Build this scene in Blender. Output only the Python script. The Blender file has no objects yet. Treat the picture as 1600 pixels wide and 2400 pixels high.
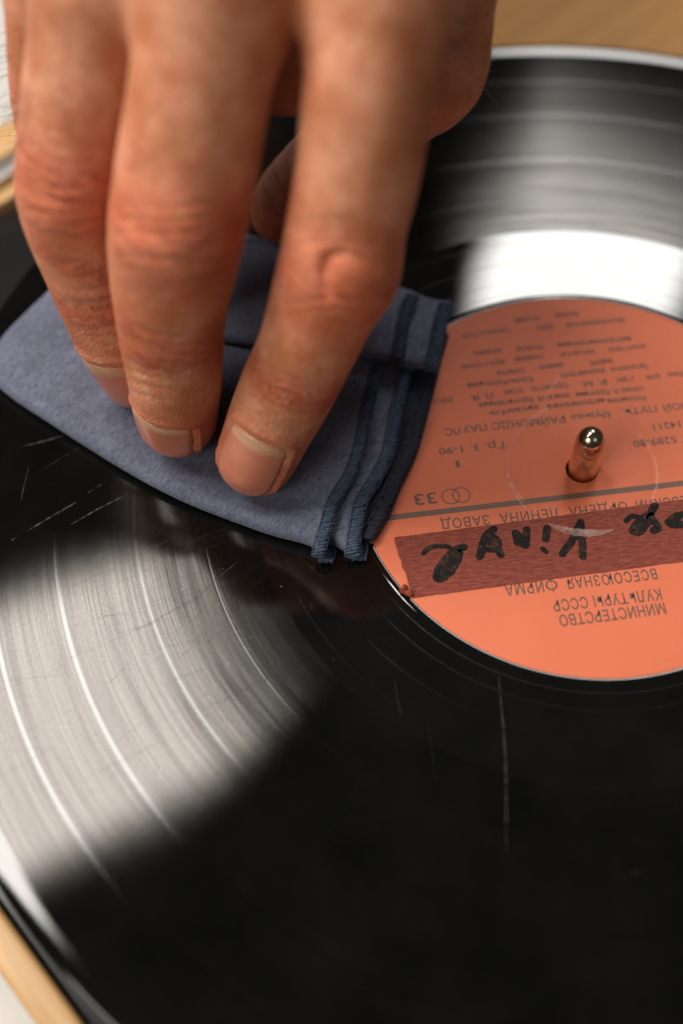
import bpy, bmesh, math, random
import numpy as np
from mathutils import Vector, Matrix
random.seed(7); rng = np.random.default_rng(7)
MM = 0.001
scene = bpy.context.scene
COL = scene.collection

# ------------------------------------------------------------------ camera
F_PX = 2700.0                                   # focal length in photograph pixels (1600 x 2400)
CAM = np.array([-53.054, -143.437, 219.686])    # mm, record centre = origin, record top = z 0
YAW, PIT, ROL = 0.0130409, 0.5488568, -0.0458554
def rz(a): return np.array([[math.cos(a), -math.sin(a), 0], [math.sin(a), math.cos(a), 0], [0, 0, 1.0]])
def rx(a): return np.array([[1.0, 0, 0], [0, math.cos(a), -math.sin(a)], [0, math.sin(a), math.cos(a)]])
ROT = rz(YAW) @ rx(PIT) @ rz(ROL)
cd = bpy.data.cameras.new('camera'); cam = bpy.data.objects.new('camera', cd); COL.objects.link(cam)
M = Matrix([list(ROT[i]) + [CAM[i] * MM] for i in range(3)] + [[0, 0, 0, 1]])
cam.matrix_world = M
cd.sensor_fit = 'VERTICAL'; cd.sensor_height = 36.0; cd.sensor_width = 24.0
cd.lens = F_PX / 2400 * 36.0
cd.clip_start = 0.01; cd.clip_end = 50
cd.dof.use_dof = True; cd.dof.focus_distance = 0.252; cd.dof.aperture_fstop = cd.lens / 9.5
cd.dof.aperture_blades = 0
scene.camera = cam

# ------------------------------------------------------------------ light
w = bpy.data.worlds.new('World'); scene.world = w; w.use_nodes = True
bg = w.node_tree.nodes['Background']; bg.inputs[0].default_value = (1.0, 0.93, 0.84, 1); bg.inputs[1].default_value = 0.036
scene.view_settings.view_transform = 'Standard'; scene.view_settings.look = 'None'
scene.view_settings.exposure = 0.0; scene.view_settings.gamma = 1.0
def area(name, centre, xax, yax, sx, sy, radiance, col):
    """rectangular area light: centre (m), its two in-plane axes, size (m), radiance"""
    L = bpy.data.lights.new(name, 'AREA'); L.shape = 'RECTANGLE'; L.size = sx; L.size_y = sy; L.energy = radiance * sx * sy * math.pi; L.color = col
    o = bpy.data.objects.new(name, L); COL.objects.link(o)
    x, y = np.array(xax, float), np.array(yax, float); z = np.cross(x, y)
    o.matrix_world = Matrix([[x[i], y[i], z[i], centre[i]] for i in range(3)] + [[0, 0, 0, 1]])
    return o
# high window to the left: lights the hand and label, mirrored in the grooves at lower left
AZ, EL, ROLL2 = -1.0222, 1.0491, .5232
d_ = np.array([math.sin(AZ) * math.cos(EL), math.cos(AZ) * math.cos(EL), math.sin(EL)])
u_ = np.cross(d_, [0, 0, 1.0]); u_ /= np.linalg.norm(u_); v_ = np.cross(u_, d_)
win_l = area('window_light_left', d_ * 1.0 + np.array([-.08, -.04, 0]), u_ * math.cos(ROLL2) + v_ * math.sin(ROLL2), u_ * math.sin(ROLL2) - v_ * math.cos(ROLL2), .690, .2565, 24.0, (1.0, 0.955, 0.90))
# window ahead, mirrored in the far half of the record; an added emission mask slants its sides
win_f = area('window_light_ahead', (.27, 1.0, .87), (-1, 0, 0), (0, 0, 1), .42, .54, 15.7, (1.0, 0.985, 0.96))
# broad window behind the camera's left shoulder: soft light on the fingers
c3 = np.array([-.80, -.72, .72]); z3 = c3 - np.array([-.07, .02, .05]); z3 /= np.linalg.norm(z3); x3 = np.cross([0, 0, 1.0], z3); x3 /= np.linalg.norm(x3)
area('window_light_behind_camera', c3, x3, np.cross(z3, x3), .6, .6, 6.0, (1.0, 0.94, 0.86))
area('fill_light_ahead_upper', (.42, 1.0, 1.62), (-1, 0, 0), (0, 0, 1), .54, .66, 14.0, (1.0, 0.98, 0.95))  # added fill lamp above that window, brightens the far half of the label
c4 = np.array([.55, -.85, .95]); z4 = c4 / np.linalg.norm(c4); x4 = np.cross([0, 0, 1.0], z4); x4 /= np.linalg.norm(x4)
area('fill_light_behind_right', c4, x4, np.cross(z4, x4), .6, .6, .8, (1.0, 0.95, 0.88))  # added weak fill behind the camera's right, lifts the label
lt = win_f.data; lt.use_nodes = True; nt_ = lt.node_tree
em = next(n for n in nt_.nodes if n.type == 'EMISSION')
ge = nt_.nodes.new('ShaderNodeNewGeometry'); sp_ = nt_.nodes.new('ShaderNodeSeparateXYZ'); nt_.links.new(ge.outputs['Parametric'], sp_.inputs[0])
def lm(op, a, b=None, c=None):
    n = nt_.nodes.new('ShaderNodeMath'); n.operation = op
    for i, q in enumerate((a, b, c)):
        if q is None: continue
        if isinstance(q, (int, float)): n.inputs[i].default_value = q
        else: nt_.links.new(q, n.inputs[i])
    return n.outputs[0]
def edge_(v, soft):                                     # 0..1 ramp where v (mm) passes zero
    n = nt_.nodes.new('ShaderNodeMapRange'); n.interpolation_type = 'SMOOTHSTEP'; n.inputs[1].default_value = -soft; n.inputs[2].default_value = soft; nt_.links.new(v, n.inputs[0]); return n.outputs[0]
WX = lm('SUBTRACT', 480.0, lm('MULTIPLY', sp_.outputs[0], 420.0)); WZ = lm('ADD', 600.0, lm('MULTIPLY', sp_.outputs[1], 540.0))
diag = lm('ADD', 227.3, lm('MULTIPLY', lm('SUBTRACT', WZ, 777.0), 1.198)); left_ = lm('MAXIMUM', lm('SUBTRACT', 222.0, lm('MULTIPLY', lm('SUBTRACT', WZ, 700.0), .27)), 142.0)
mask = lm('MULTIPLY', lm('MULTIPLY', edge_(lm('SUBTRACT', WX, left_), 8.0), edge_(lm('SUBTRACT', WZ, 665.0), 10.0)), lm('MULTIPLY', edge_(lm('SUBTRACT', diag, WX), 12.0), edge_(lm('SUBTRACT', 445.0, WX), 12.0)))
nt_.links.new(mask, em.inputs['Strength'])

# ------------------------------------------------------------------ modelling aids
VS = 1600 / 1568.0
def ray(v):
    return ROT @ np.array([(v[0] * VS - 800) / F_PX, -(v[1] * VS - 1200) / F_PX, -1.0])
def onz(v, z):                                   # point of height z (mm) seen at picture position v
    d = ray(v); return CAM + d * ((z - CAM[2]) / d[2])
def ond(v, depth): return CAM + ray(v) * depth   # point at a view depth (mm)
def zoom(x, y, x0, y0, k): return ((x0 + x * k) / VS, (y0 + y * k) / VS)
def topix(P):
    q = (np.atleast_2d(P) - CAM) @ ROT
    return np.c_[(800 + F_PX * q[:, 0] / -q[:, 2]) / VS, (1200 - F_PX * q[:, 1] / -q[:, 2]) / VS]

def link(o, parent=None, **kw):
    COL.objects.link(o)
    if parent is not None: o.parent = parent
    for k, v in kw.items(): o[k] = v
    return o
def mesh_obj(name, verts, faces, mat, parent=None, smooth=True, **kw):
    me = bpy.data.meshes.new(name)
    v = np.asarray(verts, float) * MM
    me.from_pydata(v.tolist(), [], [list(map(int, f)) for f in faces]); me.update()
    if smooth: me.polygons.foreach_set('use_smooth', [True] * len(me.polygons))
    if mat: me.materials.append(mat)
    return link(bpy.data.objects.new(name, me), parent, **kw)
def empty(name, loc=(0, 0, 0), **kw):
    o = bpy.data.objects.new(name, None); o.empty_display_size = 0.01; o.location = loc
    return link(o, None, **kw)
def resample(pts, n):
    pts = np.asarray(pts, float)
    # Catmull-Rom through the points, then even spacing
    P = np.vstack([2 * pts[0] - pts[1], pts, 2 * pts[-1] - pts[-2]]); out = []
    for i in range(1, len(P) - 2):
        for t in np.linspace(0, 1, 24, endpoint=False):
            a, b, c, d = P[i - 1], P[i], P[i + 1], P[i + 2]
            out.append(0.5 * (2 * b + (c - a) * t + (2 * a - 5 * b + 4 * c - d) * t * t + (3 * b - a - 3 * c + d) * t ** 3))
    out.append(pts[-1]); out = np.array(out)
    s = np.r_[0, np.cumsum(np.linalg.norm(np.diff(out, axis=0), axis=1))]
    u = np.linspace(0, s[-1], n)
    return np.c_[[np.interp(u, s, out[:, k]) for k in range(out.shape[1])]].T
def smooth01(x): x = np.clip(x, 0, 1); return x * x * (3 - 2 * x)

# ------------------------------------------------------------------ materials
class NT:
    def __init__(s, name):
        s.m = bpy.data.materials.new(name); s.m.use_nodes = True; s.t = s.m.node_tree; s.t.nodes.clear()
        s.out = s.n('ShaderNodeOutputMaterial')
    def n(s, typ, **kw):
        nd = s.t.nodes.new(typ)
        for k, v in kw.items():
            if k.startswith('i_'):
                key = k[2:]; key = int(key) if key.isdigit() else key.replace('_', ' ')
                nd.inputs[key].default_value = v
            else: setattr(nd, k, v)
        return nd
    def l(s, a, b): s.t.links.new(a, b)
    def math(s, op, a, b=None, clamp=False):
        nd = s.n('ShaderNodeMath', operation=op, use_clamp=clamp)
        for i, x in enumerate((a, b)):
            if x is None: continue
            if isinstance(x, (int, float)): nd.inputs[i].default_value = x
            else: s.l(x, nd.inputs[i])
        return nd.outputs[0]
    def ramp(s, fac, stops):
        r = s.n('ShaderNodeValToRGB'); e = r.color_ramp.elements
        while len(e) > 1: e.remove(e[-1])
        for i, (p, c) in enumerate(stops):
            el = e[0] if i == 0 else e.new(p)
            el.position = p; el.color = (c if len(c) == 4 else (*c, 1)) if not isinstance(c, (int, float)) else (c, c, c, 1)
        s.l(fac, r.inputs[0]); return r.outputs[0]
    def mix(s, fac, a, b, blend='MIX'):
        nd = s.n('ShaderNodeMix', data_type='RGBA', blend_type=blend)
        for i, x in zip((0, 6, 7), (fac, a, b)):
            if isinstance(x, (int, float)): nd.inputs[i].default_value = x
            elif isinstance(x, tuple): nd.inputs[i].default_value = (*x, 1) if len(x) == 3 else x
            else: s.l(x, nd.inputs[i])
        return nd.outputs[2]
    def pos(s): return s.n('ShaderNodeNewGeometry').outputs['Position']
    def noise(s, vec=None, scale=5, detail=4, rough=.5, dim='3D', w=None, dist=0):
        nd = s.n('ShaderNodeTexNoise', noise_dimensions=dim); nd.inputs['Scale'].default_value = scale
        nd.inputs['Detail'].default_value = detail; nd.inputs['Roughness'].default_value = rough; nd.inputs['Distortion'].default_value = dist
        if vec is not None and dim != '1D': s.l(vec, nd.inputs['Vector'])
        if w is not None: s.l(w, nd.inputs['W'])
        return nd.outputs[0]
    def bump(s, h, strength, dist, normal=None):
        b = s.n('ShaderNodeBump'); b.inputs['Strength'].default_value = strength; b.inputs['Distance'].default_value = dist
        s.l(h, b.inputs['Height'])
        if normal is not None: s.l(normal, b.inputs['Normal'])
        return b.outputs[0]
    def bsdf(s, color=None, rough=.5, normal=None, **kw):
        b = s.n('ShaderNodeBsdfPrincipled')
        if isinstance(color, tuple): b.inputs['Base Color'].default_value = (*color, 1)
        elif color is not None: s.l(color, b.inputs['Base Color'])
        if isinstance(rough, (int, float)): b.inputs['Roughness'].default_value = rough
        else: s.l(rough, b.inputs['Roughness'])
        if normal is not None: s.l(normal, b.inputs['Normal'])
        for k, v in kw.items(): b.inputs[k.replace('_', ' ')].default_value = v
        s.l(b.outputs[0], s.out.inputs[0]); return b

def polar(t):
    """radius (mm) and angle of the shading point about the spindle"""
    p = t.pos(); sx = t.n('ShaderNodeSeparateXYZ'); t.l(p, sx.inputs[0])
    x, y = sx.outputs[0], sx.outputs[1]
    r = t.math('MULTIPLY', t.math('SQRT', t.math('ADD', t.math('MULTIPLY', x, x), t.math('MULTIPLY', y, y))), 1000.0)
    a = t.math('ARCTAN2', y, x)
    cr = t.n('ShaderNodeVectorMath', operation='CROSS_PRODUCT'); cr.inputs[0].default_value = (0, 0, 1); t.l(p, cr.inputs[1])
    nm = t.n('ShaderNodeVectorMath', operation='NORMALIZE'); t.l(cr.outputs[0], nm.inputs[0])
    return r, a, nm.outputs[0], x, y, p

def vinyl(name, alpha_r, alpha_t, ior, base=.004, streak=0.0, smudge=.3, bumpd=0.0, gain=1.0):
    t = NT(name); r, a, tan, x, y, p = polar(t)
    asp = math.sqrt(alpha_t / alpha_r); rough = math.sqrt(math.sqrt(alpha_t * alpha_r)); an = 1 - asp
    g = t.n('ShaderNodeBsdfAnisotropic', distribution='BECKMANN'); g.inputs['Anisotropy'].default_value = ANI_SIGN * an
    g.inputs['Color'].default_value = (gain, gain, gain * .985, 1)
    t.l(tan, g.inputs['Tangent'])
    cv = t.n('ShaderNodeCombineXYZ'); t.l(t.math('MULTIPLY', r, 1.9), cv.inputs[0]); t.l(t.math('MULTIPLY', a, 2.2), cv.inputs[1])
    st = t.noise(cv.outputs[0], 1.0, 5, .80)                         # concentric streaks that fade along the arc
    cv2 = t.n('ShaderNodeCombineXYZ'); t.l(t.math('MULTIPLY', r, .22), cv2.inputs[0]); t.l(t.math('MULTIPLY', a, .8), cv2.inputs[1])
    cv3 = t.n('ShaderNodeCombineXYZ'); t.l(t.math('MULTIPLY', r, 2.9), cv3.inputs[0]); t.l(t.math('MULTIPLY', a, 3.0), cv3.inputs[1])
    st = t.math('ADD', t.math('MULTIPLY', st, .62), t.math('MULTIPLY', t.noise(cv3.outputs[0], 1.0, 4, .7), .38))
    band = t.noise(cv2.outputs[0], 1.0, 3, .6)
    sm = t.noise(p, 55, 6, .62)
    if streak:
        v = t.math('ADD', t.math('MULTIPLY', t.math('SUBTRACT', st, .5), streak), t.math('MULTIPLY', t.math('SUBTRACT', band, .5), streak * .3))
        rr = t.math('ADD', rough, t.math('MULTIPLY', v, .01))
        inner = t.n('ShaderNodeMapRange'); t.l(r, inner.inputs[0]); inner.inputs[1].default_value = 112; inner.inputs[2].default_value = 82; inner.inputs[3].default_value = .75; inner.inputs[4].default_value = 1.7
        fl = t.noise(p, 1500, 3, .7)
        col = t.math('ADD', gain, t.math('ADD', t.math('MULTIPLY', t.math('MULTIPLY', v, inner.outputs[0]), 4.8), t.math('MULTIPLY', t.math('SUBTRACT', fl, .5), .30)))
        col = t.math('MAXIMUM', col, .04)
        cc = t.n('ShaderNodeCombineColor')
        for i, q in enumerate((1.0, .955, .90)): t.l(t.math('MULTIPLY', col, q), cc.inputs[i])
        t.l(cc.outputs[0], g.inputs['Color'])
    else: rr = t.math('ADD', rough, t.math('MULTIPLY', t.math('SUBTRACT', sm, .5), smudge * .1))
    t.l(rr, g.inputs['Roughness'])
    fine = t.noise(p, 2600, 2, .6)
    if bumpd:
        t.l(t.bump(t.noise(None, 1.0, 6, .75, dim='1D', w=t.math('MULTIPLY', r, 2.5)), 1.0, bumpd), g.inputs['Normal'])
    d = t.n('ShaderNodeBsdfDiffuse'); t.l(t.ramp(sm, [(.3, (base, base * 1.05, base * .95)), (.8, (base * 2.6, base * 2.6, base * 2.4))]), d.inputs['Color'])
    fr = t.n('ShaderNodeFresnel'); fr.inputs['IOR'].default_value = ior
    mx = t.n('ShaderNodeMixShader'); t.l(fr.outputs[0], mx.inputs[0]); t.l(d.outputs[0], mx.inputs[1]); t.l(g.outputs[0], mx.inputs[2])
    t.l(mx.outputs[0], t.out.inputs[0]); return t.m
ANI_SIGN = 1.0
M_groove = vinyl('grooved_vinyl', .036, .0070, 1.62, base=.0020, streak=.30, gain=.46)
M_gap = vinyl('track_gap_vinyl', .045, .007, 1.62, base=.0015, gain=.75)
M_wax = vinyl('run_out_vinyl', .004, .003, 1.64, base=.002)
M_lead = vinyl('lead_out_vinyl', .030, .007, 1.62, base=.0015, gain=.45)
M_lip = vinyl('rim_vinyl', .022, .008, 1.62, base=.002, gain=.7)

def simple(name, col, rough, metallic=0.0, **kw):
    t = NT(name); t.bsdf(col, rough, None, Metallic=metallic, **kw); return t.m

def paper():
    t = NT('orange_label_paper'); p = t.pos()
    n1 = t.noise(p, 60, 5, .6); n2 = t.noise(p, 1500, 3, .7)
    c = t.mix(n1, (.52, .116, .050), (.59, .148, .068))
    c = t.mix(t.math('MULTIPLY', n2, .35), c, (.50, .10, .042))
    t.bsdf(c, .62, t.bump(n2, .25, 0.00006), Specular_IOR_Level=.35); return t.m
M_label = paper()
def ink(name, col):
    t = NT(name); n = t.noise(t.pos(), 1800, 3, .7)
    c = t.mix(t.math('MULTIPLY', n, .55), col, tuple(min(1, x * 2.6 + .02) for x in col))
    t.bsdf(c, .6); return t.m
M_ink = ink('brown_print_ink', (.060, .026, .014))
M_bar = ink('brown_bar_ink', (.070, .034, .020))
def marker():
    t = NT('black_marker'); p = t.pos(); n = t.noise(p, 2400, 4, .75); n2 = t.noise(p, 500, 3, .6)
    f = t.ramp(t.math('MULTIPLY', t.math('ADD', n, n2), .5), [(.50, 0.0), (.66, 1.0)])
    c = t.mix(f, (.010, .008, .007), (.085, .042, .028))
    t.bsdf(c, .8, t.bump(n, .5, .00008), Specular_IOR_Level=.15); return t.m
M_marker = marker()
def tape_mat():
    t = NT('crepe_masking_tape'); p = t.pos()
    mp = t.n('ShaderNodeMapping'); mp.inputs['Rotation'].default_value = (0, 0, math.radians(-6.4)); t.l(p, mp.inputs[0])
    sc = t.n('ShaderNodeVectorMath', operation='MULTIPLY'); sc.inputs[1].default_value = (420, 2300, 400); t.l(mp.outputs[0], sc.inputs[0])
    n = t.noise(sc.outputs[0], 1.0, 4, .65); n2 = t.noise(p, 130, 4, .6)
    c = t.mix(t.ramp(n, [(.38, 0.0), (.72, 1.0)]), (.120, .019, .010), (.28, .070, .040))
    c = t.mix(t.math('MULTIPLY', n2, .5), c, (.16, .028, .018))
    t.bsdf(c, .5, t.bump(n, .8, .00012), Specular_IOR_Level=.15); return t.m
M_tape = tape_mat()

def wood(name, c1, c2, angle, scale=1.0, rough=.45):
    t = NT(name); p = t.pos()
    mp = t.n('ShaderNodeMapping'); mp.inputs['Rotation'].default_value = (0, 0, -angle); t.l(p, mp.inputs[0])
    sc = t.n('ShaderNodeVectorMath', operation='MULTIPLY'); sc.inputs[1].default_value = (14 * scale, 260 * scale, 260 * scale); t.l(mp.outputs[0], sc.inputs[0])
    n = t.noise(sc.outputs[0], 1.0, 5, .6, dist=.6)
    sc2 = t.n('ShaderNodeVectorMath', operation='MULTIPLY'); sc2.inputs[1].default_value = (40 * scale, 1600 * scale, 1600 * scale); t.l(mp.outputs[0], sc2.inputs[0])
    n2 = t.noise(sc2.outputs[0], 1.0, 3, .6)
    c = t.mix(t.ramp(n, [(.33, 0.0), (.66, 1.0)]), c1, c2)
    c = t.mix(t.math('MULTIPLY', n2, .4), c, tuple(x * .55 for x in c1))
    t.bsdf(c, rough, t.bump(n2, .3, .0001)); return t.m

def fabric(name, c1, c2, rib):
    t = NT(name); p = t.pos()
    mp = t.n('ShaderNodeMapping'); mp.inputs['Rotation'].default_value = (0, 0, math.radians(33)); t.l(p, mp.inputs[0])
    sc = t.n('ShaderNodeVectorMath', operation='MULTIPLY'); sc.inputs[1].default_value = (2300, 620, 1200); t.l(mp.outputs[0], sc.inputs[0])
    knit = t.noise(sc.outputs[0], 1.0, 3, .65)
    fz = t.noise(p, 3000, 3, .7); big = t.noise(p, 130, 4, .6)
    f = t.math('ADD', t.math('MULTIPLY', knit, .6), t.math('MULTIPLY', fz, .4))
    c = t.mix(t.ramp(f, [(.34, 0.0), (.64, 1.0)]), c1, c2)
    c = t.mix(t.math('MULTIPLY', t.ramp(big, [(.4, 0.0), (.7, 1.0)]), .35), c, tuple(x * .72 for x in c1))
    b = t.bsdf(c, .9, t.bump(f, 1.0, rib * 1.5), Specular_IOR_Level=.15)
    b.inputs['Sheen Weight'].default_value = .25; b.inputs['Sheen Roughness'].default_value = .45
    b.inputs['Sheen Tint'].default_value = (.75, .78, .95, 1); return t.m
M_cloth = fabric('blue_grey_microfibre', (.050, .056, .090), (.188, .198, .262), .00022)
M_thread = fabric('navy_thread', (.012, .018, .036), (.085, .115, .175), .00012)
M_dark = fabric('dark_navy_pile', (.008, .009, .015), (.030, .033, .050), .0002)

def skin():
    t = NT('skin'); p = t.pos()
    at = lambda nm: t.n('ShaderNodeAttribute', attribute_name=nm).outputs['Fac']
    red, wr, u, pale = at('red'), at('wrinkle'), at('axial'), at('pale')
    n1 = t.noise(p, 90, 4, .6); n2 = t.noise(p, 420, 4, .6); n3 = t.noise(p, 1900, 3, .6)
    c = t.mix(t.ramp(n1, [(.38, 0.0), (.62, 1.0)]), (.44, .155, .066), (.64, .295, .170))
    c = t.mix(t.math('MULTIPLY', t.ramp(n2, [(.45, 0.0), (.7, 1.0)]), .6), c, (.50, .130, .056))
    c = t.mix(red, c, (.57, .118, .056))
    c = t.mix(pale, c, (.72, .40, .25))
    # transverse creases over the joints: uses position along the finger (mm)
    wob = t.math('ADD', t.math('MULTIPLY', u, 1.0), t.math('MULTIPLY', t.noise(p, 210, 3, .6), 6.5))
    cr1 = t.noise(None, 1.0, 3, .65, dim='1D', w=t.math('MULTIPLY', wob, .62))
    cr = t.ramp(cr1, [(.36, 0.0), (.52, 1.0)])
    vor = t.n('ShaderNodeTexVoronoi', feature='DISTANCE_TO_EDGE'); vor.inputs['Scale'].default_value = 900; t.l(p, vor.inputs['Vector'])
    vv = t.ramp(vor.outputs[0], [(0.0, 0.0), (.16, 1.0)])
    c = t.mix(t.math('MULTIPLY', t.math('MULTIPLY', t.math('SUBTRACT', 1.0, cr), wr), .30), c, (.36, .080, .032))
    h = t.math('ADD', t.math('MULTIPLY', t.math('MULTIPLY', cr, wr), 1.0),
               t.math('ADD', t.math('MULTIPLY', vv, .20), t.math('ADD', t.math('MULTIPLY', n3, .12), t.math('MULTIPLY', n2, .35))))
    ro = t.ramp(n2, [(.3, .40), (.75, .58)])
    b = t.bsdf(c, ro, t.bump(h, 1.0, .00058), Specular_IOR_Level=.28)
    b.inputs['Subsurface Weight'].default_value = .22
    b.inputs['Subsurface Radius'].default_value = (1.0, .32, .16); b.inputs['Subsurface Scale'].default_value = .0024
    return t.m
M_skin = skin()
def nail_mat():
    t = NT('fingernail'); p = t.pos()
    v = t.n('ShaderNodeAttribute', attribute_name='along').outputs['Fac']
    uu = t.n('ShaderNodeAttribute', attribute_name='across').outputs['Fac']
    # lunula follows a shallow arc
    k = t.math('SUBTRACT', v, t.math('MULTIPLY', t.math('SUBTRACT', 1.0, t.math('MULTIPLY', uu, uu)), .07))
    c = t.ramp(k, [(.0, (.54, .30, .17)), (.03, (.56, .31, .18)), (.075, (.54, .185, .110)), (.80, (.55, .19, .112)), (.92, (.54, .26, .14)), (1.0, (.50, .26, .13))])
    n = t.noise(p, 300, 3, .5)
    c = t.mix(t.math('MULTIPLY', n, .3), c, (.52, .19, .13))
    w1 = t.noise(None, 1.0, 2, .5, dim='1D', w=t.math('MULTIPLY', uu, 14.0))
    b = t.bsdf(c, .20, t.bump(w1, .25, .00008), Specular_IOR_Level=.6)
    b.inputs['Subsurface Weight'].default_value = .2; b.inputs['Subsurface Radius'].default_value = (1, .4, .25); b.inputs['Subsurface Scale'].default_value = .001
    return t.m
M_nail = nail_mat()
M_hair = simple('dark_body_hair', (.035, .020, .012), .45)
def brass():
    t = NT('worn_brass'); p = t.pos(); n = t.noise(p, 420, 5, .65)
    c = t.mix(t.ramp(n, [(.4, 0.0), (.65, 1.0)]), (.86, .76, .56), (.62, .50, .32))
    t.bsdf(c, t.ramp(n, [(.3, .13), (.75, .34)]), t.bump(n, .15, .0002), Metallic=1.0); return t.m
M_brass = brass()
def nickel():
    t = NT('worn_nickel'); p = t.pos(); n = t.noise(p, 500, 5, .65)
    c = t.mix(t.ramp(n, [(.42, 0.0), (.62, 1.0)]), (.72, .64, .50), (.42, .33, .21))
    t.bsdf(c, t.ramp(n, [(.3, .08), (.75, .30)]), t.bump(n, .12, .0002), Metallic=1.0); return t.m
M_nickel = nickel()

# ------------------------------------------------------------------ table
def tabletop():
    t = NT('white_table'); n = t.noise(t.pos(), 9, 4, .55)
    t.bsdf(t.mix(n, (.50, .485, .455), (.56, .545, .52)), .5, t.bump(t.noise(t.pos(), 500, 3, .6), .1, .0002)); return t.m
mesh_obj('table_top', [(-900, -700, -72), (1100, -700, -72), (1100, 1100, -72), (-900, 1100, -72)], [(0, 1, 2, 3)], tabletop(), kind='structure')

# ------------------------------------------------------------------ turntable: plinth frame axes a (40.5 deg) and b (130.5 deg)
PA = math.radians(40.5)
def ab(a, b): return (a * math.cos(PA) - b * math.sin(PA), a * math.sin(PA) + b * math.cos(PA))
def slab(name, a0, a1, b0, b1, z0, z1, mat, parent, bev=1.0, **kw):
    bm = bmesh.new()
    vs = [bm.verts.new((*[c * MM for c in ab(a, b)], z * MM)) for z in (z0, z1) for a, b in ((a0, b0), (a1, b0), (a1, b1), (a0, b1))]
    for f in ((3, 2, 1, 0), (4, 5, 6, 7), (0, 1, 5, 4), (1, 2, 6, 5), (2, 3, 7, 6), (3, 0, 4, 7)): bm.faces.new([vs[i] for i in f])
    bmesh.ops.bevel(bm, geom=bm.edges[:], offset=bev * MM, segments=3, affect='EDGES', profile=.5)
    me = bpy.data.meshes.new(name); bm.to_mesh(me); bm.free()
    me.materials.append(mat); me.polygons.foreach_set('use_smooth', [True] * len(me.polygons))
    o = link(bpy.data.objects.new(name, me), parent, **kw)
    return o
turn = empty('turntable', label='record player with oak frame, black deck and brass spindle under the record', category='record player')
W_a = wood('oak_along_a', (.50, .275, .095), (.66, .41, .185), PA)
W_b = wood('oak_along_b', (.50, .275, .095), (.66, .41, .185), PA + math.pi / 2)
W_deck = wood('oak_veneer_deck', (.29, .128, .022), (.40, .19, .038), PA, .6, .6)
M_deck = simple('black_deck', (.010, .010, .010), .28)
M_alu = simple('brushed_aluminium', (.62, .60, .56), .35, 1.0)
ZD = -15.0
slab('frame_bar', -160, -153.2, -165, 209, -70, ZD, W_b, turn, 1.2)
slab('frame_bar', 292, 300, -165, 209, -70, ZD, W_b, turn, 1.2)
slab('frame_bar', -153, 291.8, 196.2, 209, -70, ZD, W_a, turn, 1.2)
slab('frame_bar', -153, 291.8, -165, -158, -70, ZD, W_a, turn, 1.2)
slab('inner_rail', -153, 60, 180.7, 185, -40, ZD - .5, W_a, turn, .8)
slab('hinge_strip', -153, 60, 188.4, 195.8, -40, ZD - .2, M_alu, turn, .8)
slab('deck_plate', -153, 60, -157.8, 180.5, -40, ZD - 4, M_deck, turn, .6)
slab('deck_panel', 60.3, 291.5, -157.8, 196, -40, ZD, W_deck, turn, .8)

def lathe(name, prof, mat, parent=None, seg=192, cx=0.0, cy=0.0, up=True, **kw):
    a = np.linspace(0, 2 * math.pi, seg, endpoint=False); V = []; Fc = []
    for r, z in prof: V += [(cx + r * math.cos(t), cy + r * math.sin(t), z) for t in a]
    for i in range(len(prof) - 1):
        for j in range(seg):
            k = (j + 1) % seg; q = (i * seg + j, i * seg + k, (i + 1) * seg + k, (i + 1) * seg + j); Fc.append(q[::-1] if up else q)
    return mesh_obj(name, V, Fc, mat, parent, **kw)
M_platter = simple('dark_platter', (.03, .03, .03), .35, .5)
lathe('platter', [(146, -3.4), (148, -4.2), (148.6, -6), (148.6, -13), (147, -14.5), (60, -14.5)], M_platter, turn)
lathe('platter_mat', [(4, -1.9), (143, -1.9), (143.5, -2.3), (143.5, -3.4), (60, -3.5)], simple('black_felt', (.012, .012, .012), .9), turn)
SPX, SPY = .28, .22
sp = lathe('spindle', [(3.32, -14), (3.32, 7.2), (3.30, 7.9), (3.24, 8.3)], M_brass, turn, 48, SPX, SPY, False)
lathe('spindle_cap', [(3.24, 8.3), (3.30, 8.8), (3.27, 10.2), (3.08, 11.6), (2.68, 12.8), (2.05, 13.7), (1.2, 14.3), (.4, 14.5), (.001, 14.53)], M_nickel, sp, 48, SPX, SPY, False)

# ------------------------------------------------------------------ the record
rec = empty('vinyl_record', label='black vinyl record with orange paper label lying on the record player', category='vinyl record')
RL = 51.4
gaps = [(86.6, .35), (101.6, .75), (119.2, .85), (133.6, .85)]
lathe('run_out_area', [(RL - .25, .02), (RL, .16), (RL + .25, .17), (RL + 1.25, .01), (RL + 1.35, .0), (RL + 1.5, .0), (54.4, 0)], M_wax, rec, 256)
for ra, rb in ((54.4, 58.2), (58.2, 64.42)):
    lathe('lead_out_groove', [(ra, 0), (ra + .06, -.003), (ra + .12, 0)], M_lead, rec, 256); lathe('run_out_area', [(ra + .12, 0), (rb, 0)], M_wax, rec, 256)
lathe('lead_out_groove', [(64.42, 0), (64.5, -.004), (64.58, 0)], M_lead, rec, 256)
lathe('run_out_area', [(64.58, 0), (71.22, 0)], M_wax, rec, 256)
lathe('lead_out_groove', [(71.22, 0), (71.3, -.004), (71.38, 0)], M_lead, rec, 256)
lathe('run_out_area', [(71.38, 0), (74.7, 0)], M_wax, rec, 256)
r0 = 74.7
for g, wd in gaps + [(145.0, 0)]:
    lathe('groove_band', [(r0, 0), ((r0 + g - wd / 2) / 2, 0.004), (g - wd / 2, 0)], M_groove, rec, 256)
    if wd: lathe('track_gap', [(g - wd / 2, 0), (g, -.008), (g + wd / 2, 0)], M_gap, rec, 256)
    r0 = g + wd / 2
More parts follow.
